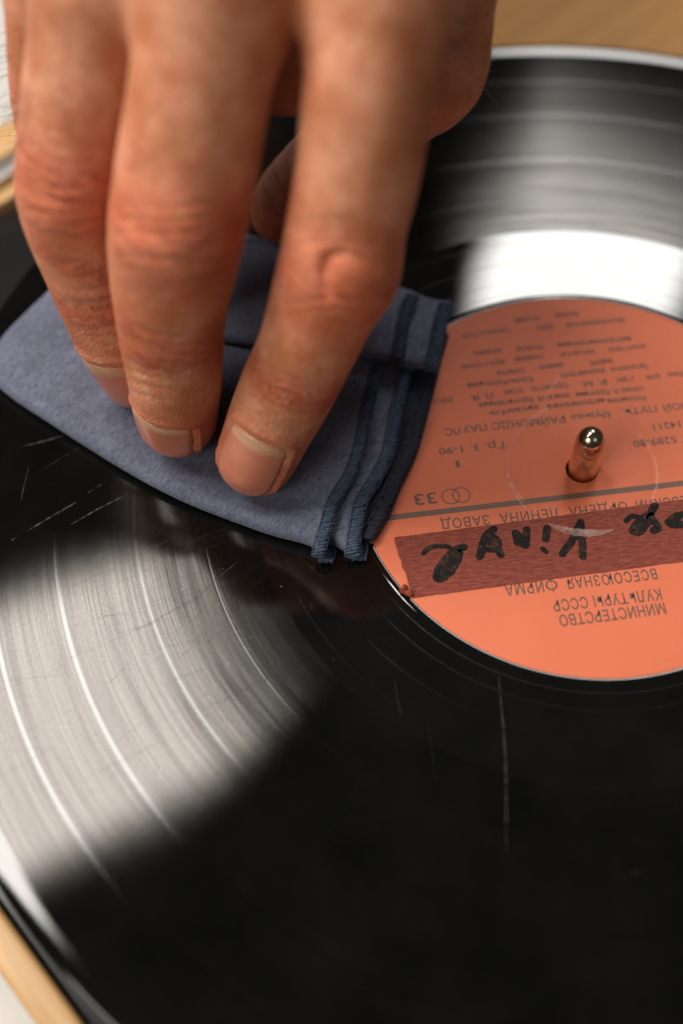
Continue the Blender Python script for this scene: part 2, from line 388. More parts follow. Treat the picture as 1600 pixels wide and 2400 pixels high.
lathe('rim', [(145.0, 0), (145.8, .0), (146.2, .02), (147.7, .22), (148.5, .29), (149.0, .28), (149.5, .18), (149.9, .05), (150.2, -.2), (150.5, -.5), (150.3, -1.0), (149.5, -1.4), (148, -1.7), (60, -1.8)], M_lip, rec, 256)
LT = math.radians(185.5)
lab = lathe('label', [(3.62, -1.7), (3.65, .02), (3.75, .10), (15.9, .10), (16.2, .02), (16.6, .02), (16.9, .13), (17.3, .10), (RL - .5, .10), (RL, .06), (RL, -.1)], M_label, rec, 192)

def flat_poly(pts2, z): return [(x, y, z) for x, y in pts2]
def ribbon(name, path, width, z, mat, parent, taper=0.0, n=None, cap=True, jitter=0.0, **kw):
    """flat ink stroke: a strip along a path with rounded ends"""
    P = resample(np.asarray(path, float)[:, :2], n or max(8, len(path) * 6)); T = np.gradient(P, axis=0); T /= np.linalg.norm(T, axis=1)[:, None] + 1e-9
    N = np.c_[-T[:, 1], T[:, 0]]; m = len(P); wd = np.full(m, width / 2.0)
    if taper: wd *= np.clip(np.sin(np.linspace(0, math.pi, m)) ** taper, .05, 1)
    if cap:
        e0, e1 = P[0] - T[0] * width * .4, P[-1] + T[-1] * width * .4
        P = np.vstack([e0, P, e1]); N = np.vstack([N[0], N, N[-1]]); wd = np.r_[wd[0] * .45, wd, wd[-1] * .45]; m += 2
    jl = 1 + jitter * rng.standard_normal(m); jr = 1 + jitter * rng.standard_normal(m)
    V = np.vstack([np.c_[P + N * (wd * jl)[:, None], np.full(m, z)], np.c_[P - N * (wd * jr)[:, None], np.full(m, z)]])
    return V, [(i, m + i, m + i + 1, i + 1) for i in range(m - 1)]

def text(body, vstart, vend, cap_mm, z=.135, mat=None, spacing=1.0, name='printed_line'):
    """print one line so that it runs from vstart to vend (baseline ends, picture positions)"""
    cu = bpy.data.curves.new('t', 'FONT'); cu.body = body; cu.size = 1; cu.resolution_u = 3; cu.space_character = spacing; cu.offset = .022 if cap_mm < 1.6 else .012
    o = bpy.data.objects.new('t', cu); COL.objects.link(o); bpy.context.view_layer.update()
    me = bpy.data.meshes.new_from_object(o.evaluated_get(bpy.context.evaluated_depsgraph_get()))
    bpy.data.objects.remove(o)
    n = len(me.vertices); co = np.empty(n * 3); me.vertices.foreach_get('co', co); co = co.reshape(-1, 3)
    A = onz(vstart, z)[:2]; B = onz(vend, z)[:2]; L = np.linalg.norm(B - A); ux = (B - A) / L; uy = np.array([-ux[1], ux[0]])
    x = (co[:, 0] - co[:, 0].min()) / max(1e-6, np.ptp(co[:, 0])) * L; y = co[:, 1] / .70 * cap_mm
    W = A + np.outer(x, ux) + np.outer(y, uy)
    me.vertices.foreach_set('co', (np.c_[W, np.full(n, z)] * MM).ravel()); me.update()
    me.materials.clear(); me.materials.append(mat or M_ink); me.name = name
    return link(bpy.data.objects.new(name, me), lab)
zA = lambda x, y: zoom(x, y, 850, 1050, .4783)      # lower half of the label, enlarged view
zB = lambda x, y: zoom(x, y, 850, 660, .4783)       # upper half
zT = lambda x, y: zoom(x, y, 900, 1140, .4464)      # tape
text('МИНИСТЕРСТВО', zA(1472, 757), zA(955, 820), 2.55, spacing=1.05)
text('КУЛЬТУРЫ СССР', zA(1452, 689), zA(925, 747), 2.55, spacing=1.1)
text('ВСЕСОЮЗНАЯ', zA(1430, 590), zA(995, 640), 2.45, spacing=1.15)
text('ИРМА', zA(878, 653), zA(690, 674), 2.45, spacing=1.15)
text('О', zA(946, 645), zA(888, 652), 2.2); text('І', zA(921, 645), zA(914, 646), 2.75, z=.145)
text('ОРДЕНА  ЛЕНИНА  ЗАВОД', zA(1288, 262), zA(378, 350), 2.45, spacing=1.1)
text('АПРЕЛЕВСКИЙ', zA(1790, 214), zA(1332, 258), 2.45, spacing=1.1)
text('33', zA(356, 217), zA(247, 229), 2.9)
text('1', zB(470, 876), zB(452, 878), 1.9)
text('Гр. 3. 1-90', zB(686, 781), zB(368, 817), 1.9)
text('ГОСТ 5289-80', zB(1720, 735), zB(1318, 780), 1.9)
text('С60 14211', zB(1680, 665), zB(1415, 698), 1.9)
text('ПАУЛС', zB(600, 693), zB(395, 722), 2.0)
text('РАЙМОНДС', zB(985, 655), zB(628, 692), 2.0)
text('Музыка', zB(1205, 632), zB(1018, 652), 1.8)
text('ПУТЬ.', zB(1432, 605), zB(1258, 625), 1.8)
text('НОЙ', zB(1590, 590), zB(1465, 602), 1.8)
small = [('Исполнители', (1380, 556), (1195, 576)), ('инструментальный', (1180, 572), (900, 603)), ('ансамбль', (860, 604), (610, 636)),
         ('слова А. Круминя', (1370, 512), (1040, 546)), ('песня из к/ф', (1010, 545), (850, 565)), ('Вдохновение', (830, 566), (565, 596)),
         ('Музыка', (1568, 440), (1490, 446)), ('на слова', (1450, 452), (1385, 462)), ('и Э. Вилкса', (1320, 462), (1240, 475)), ('Р. М.', (1190, 478), (1060, 492)),
         ('Оркестр', (1000, 495), (820, 518)), ('п/у А. Закиса', (780, 522), (690, 536)), ('Л. Я.', (640, 542), (520, 562)), ('(лат.)', (440, 566), (345, 580)),
         ('Листья желтые', (1390, 400), (1210, 421)), ('вокальная группа', (1180, 424), (960, 452)), ('Колыбельная', (830, 466), (510, 500)),
         ('Зимний вечер', (1220, 376), (1110, 392)), ('аранжировка', (980, 398), (860, 412)), ('солистка', (790, 425), (650, 440)),
         ('музыка Р. Паулса', (1380, 306), (1200, 326)), ('соло на ф-но', (1130, 332), (960, 350)), ('Ожидание', (880, 356), (740, 374)), ('вальс слова', (690, 382), (480, 410)),
         ('инструментальная', (1310, 270), (950, 302)), ('пьеса', (880, 310), (750, 322)), ('тема из кинофильма', (680, 326), (540, 344)),
         ('Звукорежиссер', (1280, 176), (990, 206)), ('редактор', (930, 212), (850, 220)), ('Сделано в СССР', (720, 226), (480, 256)),
         ('Всесоюзная', (1050, 146), (940, 158)), ('студия', (860, 168), (740, 184))]
for b, s, e in small: text(b, zB(*s), zB(*e), 1.5, name='small_print')
# bar across the label and the two linked rings
cb, sb = math.cos(LT), math.sin(LT)
def lw(lx, ly): return (lx * cb - ly * sb, lx * sb + ly * cb)
yb0, yb1 = 6.1, 7.5
bar = [lw(-math.sqrt((RL - .6) ** 2 - yb0 ** 2), yb0), lw(math.sqrt((RL - .6) ** 2 - yb0 ** 2), yb0), lw(math.sqrt((RL - .6) ** 2 - yb1 ** 2), yb1), lw(-math.sqrt((RL - .6) ** 2 - yb1 ** 2), yb1)]
mesh_obj('printed_bar', flat_poly(bar, .135), [(0, 1, 2, 3)], M_bar, lab, False)
for cx, cy in ((430, 237), (482, 230)):
    c = onz(zA(cx, cy), .13); seg = 48; V = []
    for rr in (1.82, 2.06): V += [(c[0] + rr * math.cos(2 * math.pi * i / seg), c[1] + rr * math.sin(2 * math.pi * i / seg), .137 if cx < 450 else .142) for i in range(seg)]
    mesh_obj('printed_ring', V, [(i, (i + 1) % seg, seg + (i + 1) % seg, seg + i) for i in range(seg)], M_ink, lab, False)
# pale wear along the pressed ring
def scuff_mat():
    t = NT('worn_label_edge'); n = t.noise(t.pos(), 700, 4, .7)
    b = t.bsdf((.86, .50, .38), .6); t.l(t.ramp(n, [(.42, .02), (.75, .55)]), b.inputs['Alpha']); return t.m
M_scuff = scuff_mat()
def arc(r, a0, a1, n=40): return [(r * math.cos(math.radians(a)), r * math.sin(math.radians(a))) for a in np.linspace(a0, a1, n)]
for r, a0, a1, wd in ((16.9, 95, 180, .55), (16.9, 180, 262, .5), (16.9, -70, 40, .6), (17.0, 228, 275, 1.6), (16.8, 45, 92, .3)):
    V, Fc = ribbon('scuff', arc(r, a0, a1), wd, .165 if wd < 1 else .17, M_scuff, lab, taper=.6, n=60, jitter=.15)
    mesh_obj('scuff', V, Fc, M_scuff, lab, False)
for path, wd in (([zA(713, 0), zA(712, 140), zA(695, 215)], .35), ([zA(718, 150), zA(770, 240), zA(860, 320)], .5), ([zB(790, 700), zB(860, 645), zB(940, 610)], .9), ([zB(870, 600), zB(960, 470), zB(1010, 440)], .5)):
    V, Fc = ribbon('scuff', [onz(q, .1)[:2] for q in path], wd, .175, M_scuff, lab, taper=.5, n=40, jitter=.15)
    mesh_obj('scuff', V, Fc, M_scuff, lab, False)

# ------------------------------------------------------------------ masking tape with handwriting
tape = empty('masking_tape', tuple(np.r_[onz(zT(800, 300), .2)] * MM), label='reddish brown paper tape with black handwriting stuck across the orange label', category='tape')
def rel(o):                                                     # keep world shape under an Empty that is not at the origin
    o.matrix_parent_inverse = Matrix.Translation(-tape.location); return o
tl, bl = onz(zT(45, 270), .2)[:2], onz(zT(150, 585), .2)[:2]
du = np.array([math.cos(math.radians(6.4)), math.sin(math.radians(6.4))]); dn = np.array([du[1], -du[0]])
top0 = tl; Wt = float(np.dot(bl - tl, dn)); nu, nv = 90, 10; V = []; Fc = []
Ltot = 92.0
for i in range(nu + 1):
    for j in range(nv + 1):
        f = j / nv
        ragged = (.0 + .35 * math.sin(j * 2.3) * .4 + .15 * rng.standard_normal()) if i == 0 else 0
        st = f * float(np.dot(bl - tl, du)) * 1.0 + ragged
        x = st + (Ltot - st) * i / nu
        P = top0 + du * x + dn * (Wt * f + (0.05 * rng.standard_normal() if j in (0, nv) else 0))
        z = .24 + .02 * rng.standard_normal() * (0 < j < nv)
        if i < 4: z += .10 * (1 - i / 4) * (1 + math.sin(j * 1.9))
        V.append((P[0], P[1], z))
for i in range(nu):
    for j in range(nv): a = i * (nv + 1) + j; Fc.append((a, a + 1, a + nv + 2, a + nv + 1))
rel(mesh_obj('tape_strip', V, Fc, M_tape, tape))
# crumpled corner
for k, (cx, cy, s_) in enumerate(((98, 550, 1.35), (132, 562, 1.15), (112, 532, .9))):
    c = onz(zT(cx, cy), .6); pts = [(c[0] + s_ * math.cos(a) * rng.uniform(.6, 1.1), c[1] + s_ * math.sin(a) * rng.uniform(.5, 1), .28 + rng.uniform(0, .9)) for a in np.linspace(0, 2 * math.pi, 7, endpoint=False)]
    pts.append((c[0], c[1], .75 + .3 * k))
    rel(mesh_obj('torn_flake', pts, [(i, (i + 1) % 7, 7) for i in range(7)], M_tape, tape, False))
strokes = [[(205, 352), (232, 326), (285, 312), (335, 318), (362, 342)],
           [(422, 318), (382, 330), (335, 365), (292, 420), (272, 470), (292, 486), (345, 450), (380, 395), (396, 345)],
           [(372, 345), (330, 400), (300, 455)], [(352, 372), (318, 430)],
           [(578, 222), (540, 252), (516, 300), (500, 372)], [(520, 268), (570, 262), (605, 300), (580, 335), (530, 330), (505, 372)], [(592, 320), (612, 362)], [(545, 290), (575, 300)],
           [(688, 240), (700, 300)], [(700, 250), (735, 310)], [(748, 225), (742, 312)], [(705, 285), (740, 290)],
           [(856, 216), (846, 278)], [(828, 326), (850, 344)],
           [(1032, 186), (1036, 280), (1042, 372)], [(1030, 186), (992, 270), (932, 356)],
           [(1266, 182), (1296, 158), (1340, 162)], [(1420, 98), (1392, 140), (1338, 182), (1302, 228), (1330, 242), (1368, 206), (1402, 150)], [(1402, 168), (1436, 216), (1408, 232)], [(1360, 175), (1330, 215)],
           [(1488, 192), (1528, 158), (1590, 142)], [(1500, 202), (1560, 200), (1600, 185)], [(1528, 152), (1540, 204)], [(1505, 170), (1520, 200)]]
wd_src = {0: 1.15, 5: 1.25, 13: 1.1, 16: 1.2}
for k, st in enumerate(strokes):
    V, Fc = ribbon('s', [onz(zT(*q), .3)[:2] for q in st], wd_src.get(k, 1.7), .300 + .004 * k, M_marker, tape, jitter=.07)
    rel(mesh_obj('pen_stroke', V, Fc, M_marker, tape, False))

def rub_mat():
    t = NT('rubbed_tape'); n = t.noise(t.pos(), 600, 4, .7)
    b = t.bsdf((.62, .40, .33), .6); t.l(t.ramp(n, [(.35, .04), (.72, .42)]), b.inputs['Alpha']); return t.m
M_rub = rub_mat()
for r, a0, a1, wd, z in ((17.0, 236, 286, 2.0, .42), (16.6, 246, 278, 1.0, .43)):
    V, Fc = ribbon('r', arc(r, a0, a1), wd, z, M_rub, tape, taper=.7, n=50, jitter=.15)
    rel(mesh_obj('rubbed_mark', V, Fc, M_rub, tape, False))

# ------------------------------------------------------------------ scratches and dust on the record
def scratch_mat(name, bright):
    t = NT(name); n = t.noise(t.pos(), 900, 3, .6)
    b = t.bsdf((.075, .072, .064) if bright else (.006, .006, .006), .45)
    t.l(t.ramp(n, [(.40, .04 if bright else .20), (.72, .75 if bright else .8)]), b.inputs['Alpha']); return t.m
M_sc_b, M_sc_d = scratch_mat('bright_scratch', True), scratch_mat('dark_scratch', False)
zP = lambda x, y: zoom(x, y, 0, 1150, 800 / 1568)
zL = lambda x, y: zoom(x, y, 0, 600, 400 / 1344)
SCR = [(zL, (170, 1500), (530, 1405), .45, 1), (zL, (210, 2170), (610, 1935), .42, 1), (zL, (560, 2115), (1000, 1880), .36, 1), (zL, (90, 2240), (135, 2215), .3, 1),
       (zL, (690, 1870), (830, 1780), .2, 1), (zL, (230, 1650), (160, 1950), .14, 1), (zL, (640, 1500), (300, 1700), .10, 1),
       (zP, (630, 645), (960, 455), .16, 0), (zP, (850, 545), (1110, 310), .20, 0), (zP, (890, 460), (1085, 410), .13, 1), (zP, (640, 300), (830, 190), .16, 0),
       (zP, (830, 310), (890, 200), .10, 1), (zP, (910, 1010), (1400, 780), .18, 0), (zP, (480, 900), (600, 790), .14, 0), (zP, (780, 810), (930, 670), .10, 0),
       (zP, (830, 720), (990, 620), .09, 0), (zP, (1220, 590), (1300, 545), .12, 0), (zP, (740, 505), (960, 455), .08, 0), (zP, (500, 1180), (730, 1010), .10, 0),
       (lambda x, y: (x, y), (1143, 1540), (1162, 1960), .32, 1), (lambda x, y: (x, y), (905, 1560), (925, 1660), .07, 1), (lambda x, y: (x, y), (1420, 2020), (1470, 2000), .16, 1),
       (lambda x, y: (x, y), (700, 1290), (745, 1330), .12, 1), (lambda x, y: (x, y), (980, 1620), (1000, 1800), .04, 1)]
for _ in range(64):                                               # many faint hairlines
    r = rng.uniform(77, 138); a = math.radians(rng.uniform(188, 219)); L = rng.uniform(3, 22) * (1 if rng.random() < .75 else 1.8); th = math.radians(rng.normal(24, 13))
    c = np.array([r * math.cos(a), r * math.sin(a)]); q = np.array([math.cos(th), math.sin(th)]) * L / 2
    SCR.append((None, c - q, c + q, rng.uniform(.035, .085), 0 if rng.random() < .92 else 1))
V = {0: [], 1: []}; Fc = {0: [], 1: []}
for fn, a, b, wd, br in SCR:
    A, B = (onz(fn(*a), .05)[:2], onz(fn(*b), .05)[:2]) if fn else (a, b); mid = (A + B) / 2 + np.array([B[1] - A[1], A[0] - B[0]]) * rng.uniform(-.02, .02)
    v, f = ribbon('s', [A, mid, B], wd * .8, .05 + .002 * rng.random(), None, None, taper=.5, n=24, cap=False)
    o = len(V[br]); V[br] += v.tolist(); Fc[br] += [tuple(i + o for i in q) for q in f]
mesh_obj('scratches', V[1], Fc[1], M_sc_b, rec, False, kind='stuff'); mesh_obj('scratches', V[0], Fc[0], M_sc_d, rec, False, kind='stuff')
V = []; Fc = []
for _ in range(60):
    r = math.sqrt(rng.uniform(56 ** 2, 118 ** 2)); a = rng.uniform(math.radians(182), math.radians(222)); s_ = rng.uniform(.018, .042) * (1.7 if rng.random() < .06 else 1)
    c = np.array([r * math.cos(a), r * math.sin(a), .03]); o = len(V); th = rng.uniform(0, 6.28); el = rng.uniform(1, 3.2)
    for k in range(5):
        q = th + k * 2 * math.pi / 5; V.append((c[0] + s_ * (math.cos(q) * el * math.cos(th) - math.sin(q) * math.sin(th)), c[1] + s_ * (math.cos(q) * el * math.sin(th) + math.sin(q) * math.cos(th)), .04 + s_ * .4))
    V.append((c[0], c[1], .05 + s_)); Fc += [(o + k, o + (k + 1) % 5, o + 5) for k in range(5)]
mesh_obj('dust', V, Fc, simple('pale_dust', (.5, .48, .44), .9), rec, False, kind='stuff')

# ------------------------------------------------------------------ cleaning cloth
cloth = empty('cleaning_cloth', label='folded blue grey microfibre cloth with navy overlocked hems under the fingers', category='cloth')
TIPS = [((-72.8, -1.1), 2.6, 8.0), ((-91.0, 9.7), 2.6, 8.0), ((-101.3, 24.5), 2.4, 8), ((-65, 69), 2.0, 10)]
zH = lambda x, y: zoom(x, y, 600, 640, 500 / 1568)
def vnoise(P, f, seed):
    r_ = np.random.default_rng(seed); out = np.zeros(len(P))
    for k in range(5):
        d = r_.normal(size=2); d /= np.linalg.norm(d); out += np.sin((P[:, :2] @ d) * f * (1 + .5 * k) + r_.uniform(0, 6.28)) / (1 + .6 * k)
    return out / 2.2
def sheet(name, Fv, Bv, Lv, Rv, zF, h, mat, thick=.8, dent=1.0, fold=None, ns=120, nt=80, nz=.35, seed=1, left_drop=True, back_rise=0.0):
    """folded layer spanned between four traced borders; its front edge rolls under"""
    cv = lambda q, n, z: resample([onz(p_, z)[:2] for p_ in q], n)
    Fc_, Bc, Lc, Rc = cv(Fv, ns, zF), cv(Bv, ns, h), cv(Lv, nt, h * .6), cv(Rv, nt, h)
    Fc_[-1] = Rc[0]; Bc[-1] = Rc[-1]; Lc[0] = Fc_[0]; Lc[-1] = Bc[0]
    s = np.linspace(0, 1, ns)[None, :, None]; t = np.linspace(0, 1, nt)[:, None, None]
    P = (1 - t) * Fc_[None] + t * Bc[None] + (1 - s) * Lc[:, None] + s * Rc[:, None] - ((1 - s) * (1 - t) * Fc_[0] + s * (1 - t) * Fc_[-1] + (1 - s) * t * Bc[0] + s * t * Bc[-1])
    flat = P.reshape(-1, 2)
    z = h + nz * vnoise(flat, .16, seed) + .25 * nz * vnoise(flat, .55, seed + 3)
    for (c, a, sg) in TIPS: z -= dent * a * np.exp(-((flat - c) ** 2).sum(1) / (2 * sg * sg))
    z = z.reshape(nt, ns) + back_rise * smooth01((t[:, :, 0] - .45) / .4)
    if left_drop:
        dl = np.linalg.norm(P - Lc[:, None], axis=2); z = .6 + (z - .6) * np.sqrt(np.clip(1 - (1 - np.clip(dl / 7.0, 0, 1)) ** 2, 0, 1))
    # rolled front edge
    R_ = (fold or h) / 2.0; out = Fc_ - P[6]; out /= np.linalg.norm(out, axis=1)[:, None] + 1e-9
    rows = []; zz = []
    hF = z[0]
    for a in np.linspace(0, math.pi, 11)[1:]:
        Rl = np.minimum(R_, hF / 2); rows.append(Fc_ + out * (np.sin(a) * Rl)[:, None] * .9); zz.append(hF - (1 - math.cos(a)) * Rl)
    for k in (3, 7, 12): rows.append(Fc_ - out * k); zz.append(zz[9])
    G = np.concatenate([np.array(rows)[::-1], P]); Z = np.concatenate([np.array(zz)[::-1], z]); nr = len(G)
    V = np.concatenate([G, Z[..., None]], axis=2).reshape(-1, 3)
    V[:, 2] = np.maximum(V[:, 2], .45)
    Fq = [(i * ns + j, i * ns + j + 1, (i + 1) * ns + j + 1, (i + 1) * ns + j) for i in range(nr - 1) for j in range(ns - 1)]
    o = mesh_obj(name, V, Fq, mat, cloth)
    m = o.modifiers.new('thickness', 'SOLIDIFY'); m.thickness = thick * MM; m.offset = -1
    return o, V.reshape(nr, ns, 3)
def capsule(V, Fc, A, B, r, n=6, flat=1.0):
    A, B = np.array(A, float), np.array(B, float); ax = B - A; L = np.linalg.norm(ax); ax /= L
    s1 = np.cross(ax, [0, 0, 1]); s1 /= np.linalg.norm(s1) + 1e-9; s2 = np.cross(s1, ax); o = len(V)
    for f, rr in ((0, .35), (.18, .9), (.5, 1.05), (.82, .9), (1, .35)):
        for k in range(n): q = 2 * math.pi * k / n; V.append(tuple(A + ax * L * f + s1 * r * rr * math.cos(q) + s2 * r * rr * flat * math.sin(q)))
    for i in range(4):
        for k in range(n): a, b = o + i * n + k, o + i * n + (k + 1) % n; Fc.append((a, b, b + n, a + n))
    Fc.append(tuple(o + k for k in range(n))[::-1]); Fc.append(tuple(o + 4 * n + k for k in range(n)))
def hem(path, width, step=.72, slant=.62, lift=.26):
    """overlocked edge: slanted thread stitches laid over a band, loops along the inner side"""
    L = np.linalg.norm(np.diff(path, axis=0), axis=1).sum(); n = int(L / step); P = resample(path[::3], n)
    T = np.gradient(P, axis=0); T /= np.linalg.norm(T, axis=1)[:, None]; N = np.cross([0, 0, 1.0], T); N /= np.linalg.norm(N, axis=1)[:, None]   # N points to the cloth's inside
    V = []; Fc = []
    for i in range(n):
        j = rng.normal(size=6) * .07; up = np.array([0, 0, 1.0])
        a = P[i] + N[i] * (width * (.80 + j[0])) + up * (lift * .75 + j[1] * .4) - T[i] * slant * step
        b = P[i] - N[i] * (width * (.24 + j[2])) + up * (lift * .55 + j[3] * .4) + T[i] * slant * step * (1 + j[4])
        capsule(V, Fc, a, b, .40 + .05 * j[5], 6, .8)
        c = P[i] - N[i] * (width * .30) - up * .1; d = P[i] - N[i] * width * .16 - up * .85 + T[i] * .3
        capsule(V, Fc, c, d, .34, 5)
        e = P[i] + N[i] * (width * .86) + up * (lift * .6); capsule(V, Fc, e - T[i] * step * .52, e + T[i] * step * .42 + N[i] * .18, .26, 5)   # chain along the inner side
    V = np.array(V); V[:, 2] = np.maximum(V[:, 2], .08)
    return mesh_obj('hem', V, Fc, M_thread, cloth)

front_v = [(-40, 835), (0, 866), (60, 913), (140, 966), (220, 1016), (350, 1095), (480, 1155), (600, 1200), (700, 1228)]
backm_v = [(118, 652), (230, 640), (380, 650), (530, 690), (680, 730), (800, 752), zH(990, 560)]
left_v = [(-40, 835), (-8, 778), (20, 745), (70, 697), (118, 652)]
h1 = [zH(*q) for q in ((500, 1985), (545, 1830), (590, 1680), (690, 1520), (760, 1360), (800, 1200), (835, 1020), (870, 850), (920, 690), (990, 560))]
h2 = [zH(*q) for q in ((735, 2010), (760, 1850), (800, 1680), (910, 1500), (985, 1340), (1020, 1180), (1050, 1010), (1090, 830), (1140, 690), (1200, 590))]
h3 = [zH(*q) for q in ((830, 1960), (905, 1840), (985, 1690), (1045, 1540), (1150, 1320), (1215, 1110), (1270, 900), (1310, 740), (1345, 600), (1400, 420))]
front2_v = front_v + [(745, 1240), (775, 1250)]; front3_v = front_v + [(760, 1236), (815, 1240)]
def ext(q, d): return [(x, y + d) for x, y in q]
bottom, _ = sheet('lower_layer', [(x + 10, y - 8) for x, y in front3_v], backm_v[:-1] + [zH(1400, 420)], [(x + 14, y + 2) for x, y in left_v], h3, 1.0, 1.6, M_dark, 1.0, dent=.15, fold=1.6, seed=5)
under, Gu = sheet('middle_layer', [(x + 6, y - 7) for x, y in front2_v], backm_v[:-1] + [zH(1200, 590)], [(x + 12, y + 2) for x, y in left_v], h2, 1.4, 3.7, M_cloth, .8, dent=.72, fold=4, seed=8)
topl, Gt = sheet('upper_layer', front_v + [h1[0]], backm_v, left_v, h1, 2.0, 5.6, M_cloth, .8, dent=1.0, seed=8, fold=5.2)
hem(Gt[1:, -1], 2.3); hem(Gu[1:, -1], 2.4)
fl_front = [(440, 742), (525, 772), (640, 786), (740, 796), (819, 803), (880, 812)]
f1 = [zH(*q) for q in ((1070, 600), (1085, 480), (1105, 360), (1135, 250), (1190, 150))]
f2 = [zH(*q) for q in ((1320, 665), (1345, 540), (1365, 430), (1390, 320), (1425, 205))]
fl_back = [(440, 560), (520, 552), (620, 560), (740, 600), (860, 645), (930, 662)]
fu, Gf2 = sheet('flap_under_layer', ext(fl_front, 8) + [(940, 832), f2[0]], fl_back + [(985, 684), f2[-1]], [(440, 742), (440, 650), (440, 560)], f2, 5.5, 7.0, M_cloth, .8, dent=.3, fold=3, ns=90, nt=40, seed=11, left_drop=False)
fo, Gf1 = sheet('flap_upper_layer', fl_front + [f1[0]], fl_back + [f1[-1]], [(440, 742), (440, 650), (440, 560)], f1, 8.2, 9.4, M_cloth, .8, dent=.5, fold=3, ns=90, nt=40, seed=14, left_drop=False)
hem(Gf1[8:, -1], 2.5); hem(Gf2[8:, -1], 2.7)
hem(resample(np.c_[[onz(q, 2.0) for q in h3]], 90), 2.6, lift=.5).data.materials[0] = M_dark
# loose lint along the hems
V = []; Fc = []
for path, m in ((Gu[12:, -1], 50), (Gt[12:, -1], 30), (Gf2[10:, -1], 40), (np.array([onz(q, 1.6) for q in h3]), 90)):
    for _ in range(m):
        c = path[rng.integers(len(path))] + rng.normal(size=3) * [.4, .4, .15]; d = rng.normal(size=3) * [1, 1, .5]; d /= np.linalg.norm(d); L = rng.uniform(.5, 1.5)
        b = c + d * L * .5 + rng.normal(size=3) * .15; e = b + (d + rng.normal(size=3) * .6) * L * .4
        capsule(V, Fc, c, b, .035, 4); capsule(V, Fc, b, e, .03, 4)
V = np.array(V); V[:, 2] = np.maximum(V[:, 2], .1)
mesh_obj('lint', V, Fc, M_thread, cloth, kind='stuff')

# ------------------------------------------------------------------ the hand: one continuous surface grown from an implicit skeleton
CH = {  # picture position, view depth (mm), half width (picture px)
 'index': [((590, 1047), 250.5, 91), ((622, 972), 245, 99), ((660, 893), 238, 107), ((708, 790), 229, 111), ((762, 645), 219.5, 128), ((792, 530), 212, 134), ((822, 390), 205, 142), ((850, 170), 196, 150), ((885, -90), 190, 172)],
 'middle': [((408, 958), 256, 91), ((404, 915), 250.5, 98), ((402, 862), 243.5, 107), ((392, 720), 231, 124), ((402, 560), 219, 151), ((428, 400), 210, 160), ((458, 220), 202, 160), ((510, -80), 191, 172)],
 'ring': [((312, 852), 264.5, 83), ((290, 805), 258, 91), ((264, 752), 251, 97), ((215, 610), 239, 112), ((176, 455), 228, 132), ((192, 300), 219, 143), ((215, 130), 211, 148), ((255, -70), 203, 165)],
 'pinky': [((345, 640), 277, 80), ((245, 530), 264, 90), ((150, 310), 245, 104), ((130, 60), 227, 112), ((150, -120), 218, 132)],
 'thumb': [((652, 478), 284, 82), ((700, 425), 276, 86), ((800, 330), 262, 95), ((985, 160), 240, 106), ((1000, -150), 225, 165)]}
def chain(pts, sub=4):
    A = np.array([np.r_[ond(v, d), r * VS / F_PX * d] for v, d, r in pts])
    return resample(A, (len(pts) - 1) * sub + 1)
CHN = {k: chain(v) for k, v in CH.items()}
J = {k: np.array([np.r_[ond(v, d), r * VS / F_PX * d] for v, d, r in c]) for k, c in CH.items()}
MI, MMi, MR, MP = J['index'][-1], J['middle'][-1], J['ring'][-1], J['pinky'][-1]
def cone(P, a, b, ra, rb):
    a, b = np.asarray(a, float), np.asarray(b, float); ab_ = b - a; t = np.clip(((P - a) @ ab_) / (ab_ @ ab_), 0, 1)
    return np.linalg.norm(P - a - t[:, None] * ab_, axis=1) - (ra + (rb - ra) * t)
def smin(a, b, k):
    h = np.maximum(k - np.abs(a - b), 0) / k; return np.minimum(a, b) - h * h * k * .25
PALM = [(MI[:3], (-72, 115, 124), MI[3], 16), (MMi[:3], (-82, 117, 128), MMi[3], 16), (MR[:3], (-93, 119, 124), MR[3], 16), (MP[:3], (-102, 119, 116), MP[3], 16),
        (J['thumb'][3, :3], (-57, 107, 97), 10.5, 20), ((-42, 50, 84), (-58, 88, 98), 11, 16), ((-74, 68, 98), (-84, 106, 108), 18, 21), ((-94, 68, 84), (-96, 108, 102), 15, 19), ((-74, 76, 74), (-84, 108, 94), 13, 19), ((-97, 78, 58), (-102, 110, 88), 13, 19), ((-60, 46, 88), (-60, 84, 98), 12, 16), (tuple(ond((655, 150), 226)), (-60, 80, 92), 9, 14),
        ((-87, 119, 120), (-98, 200, 155), 25, 28), ((-98, 200, 155), (-112, 330, 215), 28, 38)]
EXTRA = [(ond((800, 640), 212.5), 7.6), (ond((395, 548), 209), 8.0), (ond((165, 448), 221), 6.5)]           # knuckle pads
PRIM = [(np.asarray(a, float), np.asarray(b, float), ra, rb) for a, b, ra, rb in PALM]
FING = {k: [(c[i, :3], c[i + 1, :3], c[i, 3], c[i + 1, 3]) for i in range(len(c) - 1)] for k, c in CHN.items()}
GROUPS = [PRIM] + list(FING.values()); GN = ['palm'] + list(FING)
AA = np.array([q[0] for g in GROUPS for q in g]); AB = np.array([q[1] - q[0] for g in GROUPS for q in g]); AL = (AB ** 2).sum(1)
AR0 = np.array([q[2] for g in GROUPS for q in g]); AR1 = np.array([q[3] for g in GROUPS for q in g])
GS = np.cumsum([0] + [len(g) for g in GROUPS]); FLAT = [q for g in GROUPS for q in g]
def all_dist(c):
    w_ = c - AA; t = np.clip((w_ * AB).sum(1) / AL, 0, 1); v_ = w_ - AB * t[:, None]
    return np.sqrt((v_ * v_).sum(1)) - (AR0 + (AR1 - AR0) * t)
